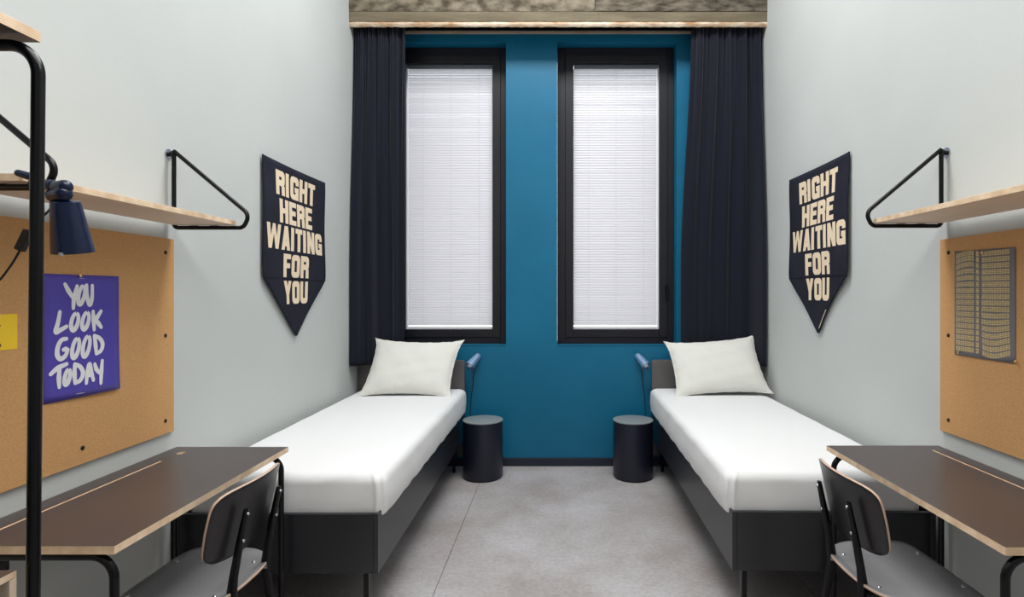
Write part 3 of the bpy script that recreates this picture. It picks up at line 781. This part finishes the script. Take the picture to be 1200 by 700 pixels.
# ------------------------------------------------------------------ chairs (sitter faces local +x)
def chair(loc, rz, label):
    r = tag(empty('desk_chair', loc, rz), label, 'chair', 'dark plywood chairs at the desks')
    # seat
    def outline(t):
        a = 2*PI*t; c, s_ = math.cos(a), math.sin(a)
        if c >= 0: n = 7.0; x = .180*abs(c)**(2/n)
        else: n = 2.7; x = -.182*abs(c)**(2/n)
        n2 = n; y = .215*(abs(s_)**(2/n2))*(1 if s_ >= 0 else -1)
        return x, y*(1-.05*(x < 0)*(-x/.18))
    NA = 96; m = MB(); rings = []
    def dip(x, y): return -.010*(1-min(1, (abs(y)/.2)**2))*(1-((x+.03)/.17)**2 if abs(x+.03) < .17 else 0)+ (.010*((-x-.10)/.08)**2 if x < -.10 else 0) - (.012*((x-.12)/.06)**2 if x > .12 else 0)
    for k in (0, .25, .5, .75, .9, 1.0):
        if k == 0: rings.append([m.bm.verts.new((0, 0, .45+dip(0, 0)))]); continue
        rings.append([m.bm.verts.new((outline(i/NA)[0]*k, outline(i/NA)[1]*k, .45+dip(outline(i/NA)[0]*k, outline(i/NA)[1]*k))) for i in range(NA)])
    for A, B in zip(rings, rings[1:]):
        for i in range(NA):
            j = (i+1) % NA
            m.bm.faces.new((A[0], B[i], B[j]) if len(A) == 1 else (A[i], B[i], B[j], A[j]))
    so = m.build('seat', [M['seat'], M['ply_thin']], r, smooth=50)
    sd = so.modifiers.new('ply', 'SOLIDIFY'); sd.thickness = .008; sd.offset = -1; sd.material_offset_rim = 1
    for x, y in ((-.122, -.11), (-.122, .11), (.142, -.11), (.142, .11)):
        MB().lathe([(0, .004), (.004, .0036), (.0075, .001), (.0075, -.001), (0, -.001)], (x, y, .4505+dip(x, y)), n=14).build('bolt', M['silver'], r, smooth=60)
    # backrest
    b = MB(); ya = .195; za, zb = .565, .775
    def bk(u, v):
        a = 2*u-1; c = 2*v-1
        # squircle outline
        sx = a; sz = c
        n = 6.5; rr = (abs(a)**n+abs(c)**n)**(1/n); mx_ = max(abs(a), abs(c)); f = (mx_/rr) if rr > 0 else 1
        y = a*f*ya*(1-.04*(c < 0)*(-c)); z = (za+zb)/2+c*f*(zb-za)/2 + (.012*(1-a*a)*(-1 if c < 0 else 0.4))*abs(c)
        lean = -.050*((z-.66)/.1)*.45
        x = -.183+lean+.040*(y/ya)**2
        return (x, y, z)
    b.grid(bk, 36, 20)
    bo = b.build('backrest', [M['back'], M['ply_thin']], r, smooth=60)
    sd = bo.modifiers.new('ply', 'SOLIDIFY'); sd.thickness = .009; sd.offset = 0; sd.material_offset_rim = 1
    # rear posts: flat tapered steel, widest at the seat; front legs branch forward
    for s_ in (-1, 1):
        yp = s_*.10
        prof = [(-.212, .708, .013), (-.210, .69, .018), (-.192, .60, .024), (-.174, .50, .028), (-.166, .43, .036), (-.178, .30, .032), (-.215, .12, .026), (-.235, 0, .020)]
        p = MB(); rings = []
        for x, z, w_ in prof:
            dy = s_*max(0, (.43-z))*.16; th = .009
            rings.append([p.bm.verts.new((x+math.cos(2*PI*k/12)*w_/2, yp+dy+math.sin(2*PI*k/12)*th, z)) for k in range(12)])
        for A, B in zip(rings, rings[1:]):
            for k in range(12): p.bm.faces.new((A[k], A[(k+1)%12], B[(k+1)%12], B[k]))
        p.bm.faces.new(rings[0]); p.bm.faces.new(rings[-1])
        p.build('rear_leg', M['black'], r, smooth=50)
        p = MB(); p.tube([(-.165, yp+s_*.01, .425), (.02, yp+s_*.02, .425), (.15, yp+s_*.02, .418)], [.012, .010, .009], 10); p.build('seat_rail', M['black'], r, smooth=50)
        p = MB(); p.tube([(.110, yp+s_*.02, .418), (.150, yp+s_*.05, .22), (.185, yp+s_*.085, 0)], [.015, .014, .009], 10); p.build('front_leg', M['black'], r, smooth=50)
        for z, x in ((.694, -.220), (.612, -.206)):
            MB().lathe([(0, .004), (.004, .0035), (.0055, 0), (0, 0)], (x+.001, yp, z), (-1, 0, .2), 12).build('bolt', M['silver'], r, smooth=60)
    MB().tube([(-.150, -.118, .432), (-.150, .118, .432)], .008, 10).build('cross_bar', M['black'], r, smooth=50)
    MB().tube([(.115, -.125, .420), (.115, .125, .420)], .008, 10).build('cross_bar', M['black'], r, smooth=50)
    for s_ in (-1, 1): MB().lathe([(0, 0), (.007, 0), (.007, .014), (0, .014)], (-.178, s_*.093, .44), (1, 0, 0), 12).build('spacer', M['silver'], r, smooth=50)
M['ply_thin'] = mat('thin plywood edge', lin(206, 176, 154), .55)
chair((-1.165, 1.82, 0), PI, 'dark plywood chair pushed up to the left desk')
chair((1.128, 1.875, 0), 0, 'dark plywood chair pushed up to the right desk')

# ------------------------------------------------------------------ clamp lamp on the left shelf bracket
lr = tag(empty('clamp_lamp', (-1.235, 1.372, 1.63)), 'glossy deep blue clamp lamp hanging from the left shelf bracket', 'lamp')
def LP(px, py, D): return Vector(((px-654)*D/F+1.235, D-1.372, HC-(py-343)*D/F-1.63))
ax = (LP(86, 296, 1.385)-LP(76.5, 236, 1.36)); Ls = ax.length; axn = ax.normalized()
MB().lathe([(0, -.002), (.020, -.002), (.027, 0), (.0295, .002), (.030, .006), (.043, Ls), (.0415, Ls), (.0285, .008), (0, .006)], LP(76.5, 236, 1.36), axn, 40).build('shade', M['lamp_blue'], lr, smooth=40)
MB().lathe([(0, Ls-.10), (.012, Ls-.09), (.020, Ls-.06), (.022, Ls-.045), (.016, Ls-.03), (0, Ls-.024)], LP(76.5, 236, 1.36), axn, 20).build('bulb', M['bulb'], lr, smooth=60)
MB().lathe([(0, 0), (.0045, 0), (.0045, .008), (0, .008)], LP(71, 296, 1.315), axn, 12).build('shade_screw', M['silver'], lr, smooth=50)
def blob(name, A, B, ra, rb, m=M['lamp_blue']):
    A, B = Vector(A), Vector(B); d = (B-A); n = 10; P_, R_ = [], []
    for k in range(n+1):
        a = PI/2*k/n; P_.append(A-d.normalized()*ra*math.cos(a)); R_.append(max(.0005, ra*math.sin(a)))
    for k in range(n+1):
        a = PI/2*k/n; P_.append(B+d.normalized()*rb*math.sin(a)); R_.append(max(.0005, rb*math.cos(a)))
    return MB().tube(P_, R_, 16).build(name, m, lr, smooth=70)
blob('joint', LP(64, 229, 1.36), LP(74, 227, 1.345), .018, .019)
blob('joint', LP(66, 219, 1.35), LP(76, 219, 1.345), .013, .0165)
blob('clamp_jaw', LP(38, 215, 1.355), LP(62, 217, 1.355), .009, .013)
blob('clamp_lever', LP(22, 203, 1.345), LP(42, 209, 1.35), .0085, .0095)
MB().tube([LP(70, 226, 1.36), LP(76.5, 237, 1.36)], .010, 12).build('neck', M['black'], lr, smooth=50)
cb = smoothpts([LP(66, 232, 1.365), LP(58, 246, 1.39), LP(46, 258, 1.41), LP(34, 272, 1.42), LP(22, 296, 1.42), LP(10, 315, 1.42), LP(-6, 333, 1.42), LP(-40, 352, 1.42), LP(-70, 420, 1.43)], 6)
MB().tube(cb, .0026, 8).build('cable', M['rubber'], lr, smooth=60)
sw = MB().box(-.0105, .0105, -.008, .008, -.028, .028).build('cable_switch', M['rubber'], lr, bevel=.003)
sw.location = LP(28.5, 282, 1.42); sw.rotation_euler = (0, math.radians(26), 0)

# ------------------------------------------------------------------ tall shelving unit in the left foreground
ux = -.867
un = tag(empty('shelving_unit', (-1.19, .55, 0)), 'tall black tube shelving unit with plywood shelves at the left picture edge', 'shelving unit')
for y in (.94, .14):
    yy = y-.55
    MB().tube(fillet([(ux+1.19-.018, yy, 0), (ux+1.19, yy, 1.783), (-1.52+1.19, yy, 1.783), (-1.52+1.19, yy, 0)], .050, 10), .0095, 18).build('post_frame', M['black'], un, smooth=50)
def ply_board(name, x0, x1, y0, y1, z0, z1, top):
    o = MB().box(x0+1.19, x1+1.19, y0-.55, y1-.55, z0, z1).build(name, [top, M['ply']], un, bevel=.0008)
    for p in o.data.polygons: p.material_index = 0 if abs(p.normal.z) > .5 else 1
    return o
ply_board('top_shelf', -1.535, -.883, .10, .962, 1.797, 1.815, M['shelf_dark'] if 'shelf_dark' in M else M['laminate'])
ply_board('box_top', -1.53, -.889, .11, .925, .903, .914, M['laminate'])
ply_board('box_bottom', -1.53, -.889, .11, .925, .52, .531, M['laminate'])
for y in (.913, .11): MB().box(-1.53+1.19, -.889+1.19, y-.55, y+.012-.55, .532, .902).build('box_side', M['wood_pale'], un, bevel=.0008)
MB().box(-1.52+1.19, -.905+1.19, .125-.55, .910-.55, .534, .898).build('drawer', M['dark_in'], un, bevel=.002)

# ------------------------------------------------------------------ added fill lights, unseen above the frame
for x, y, lx, ly, wt, hz in FILL_LIGHTS:
    r = tag(empty('fill_panel', (x, y, hz)), 'added unseen rectangular fill panel '+{2.75: 'on the ceiling nearest the windows', .9: 'hanging on wires above the desks'}.get(y, 'on the ceiling behind the viewer'), 'added fill light', 'added fill light panels')
    MB().box(-lx/2, lx/2, -ly/2, ly/2, -.04, 0).build('fill_housing', M['blind_white'], r, bevel=.004)
    MB().box(-lx/2+.02, lx/2-.02, -ly/2+.02, ly/2-.02, -.044, -.0402).build('fill_glow', M['fill_glow'], r)
    if hz < CEIL:
        for wx in (-.8, .8): MB().tube([(wx, 0, 0), (wx, 0, CEIL-hz)], .002, 6).build('fill_wire', M['silver'], r)
    ld = bpy.data.lights.new('fill_light', 'AREA'); ld.shape = 'RECTANGLE'; ld.size = lx-.04; ld.size_y = ly-.04; ld.energy = wt; ld.color = (.965, .985, 1)
    lo = bpy.data.objects.new('fill_light', ld); COL.objects.link(lo); lo.parent = r; lo.location = (0, 0, -.047)
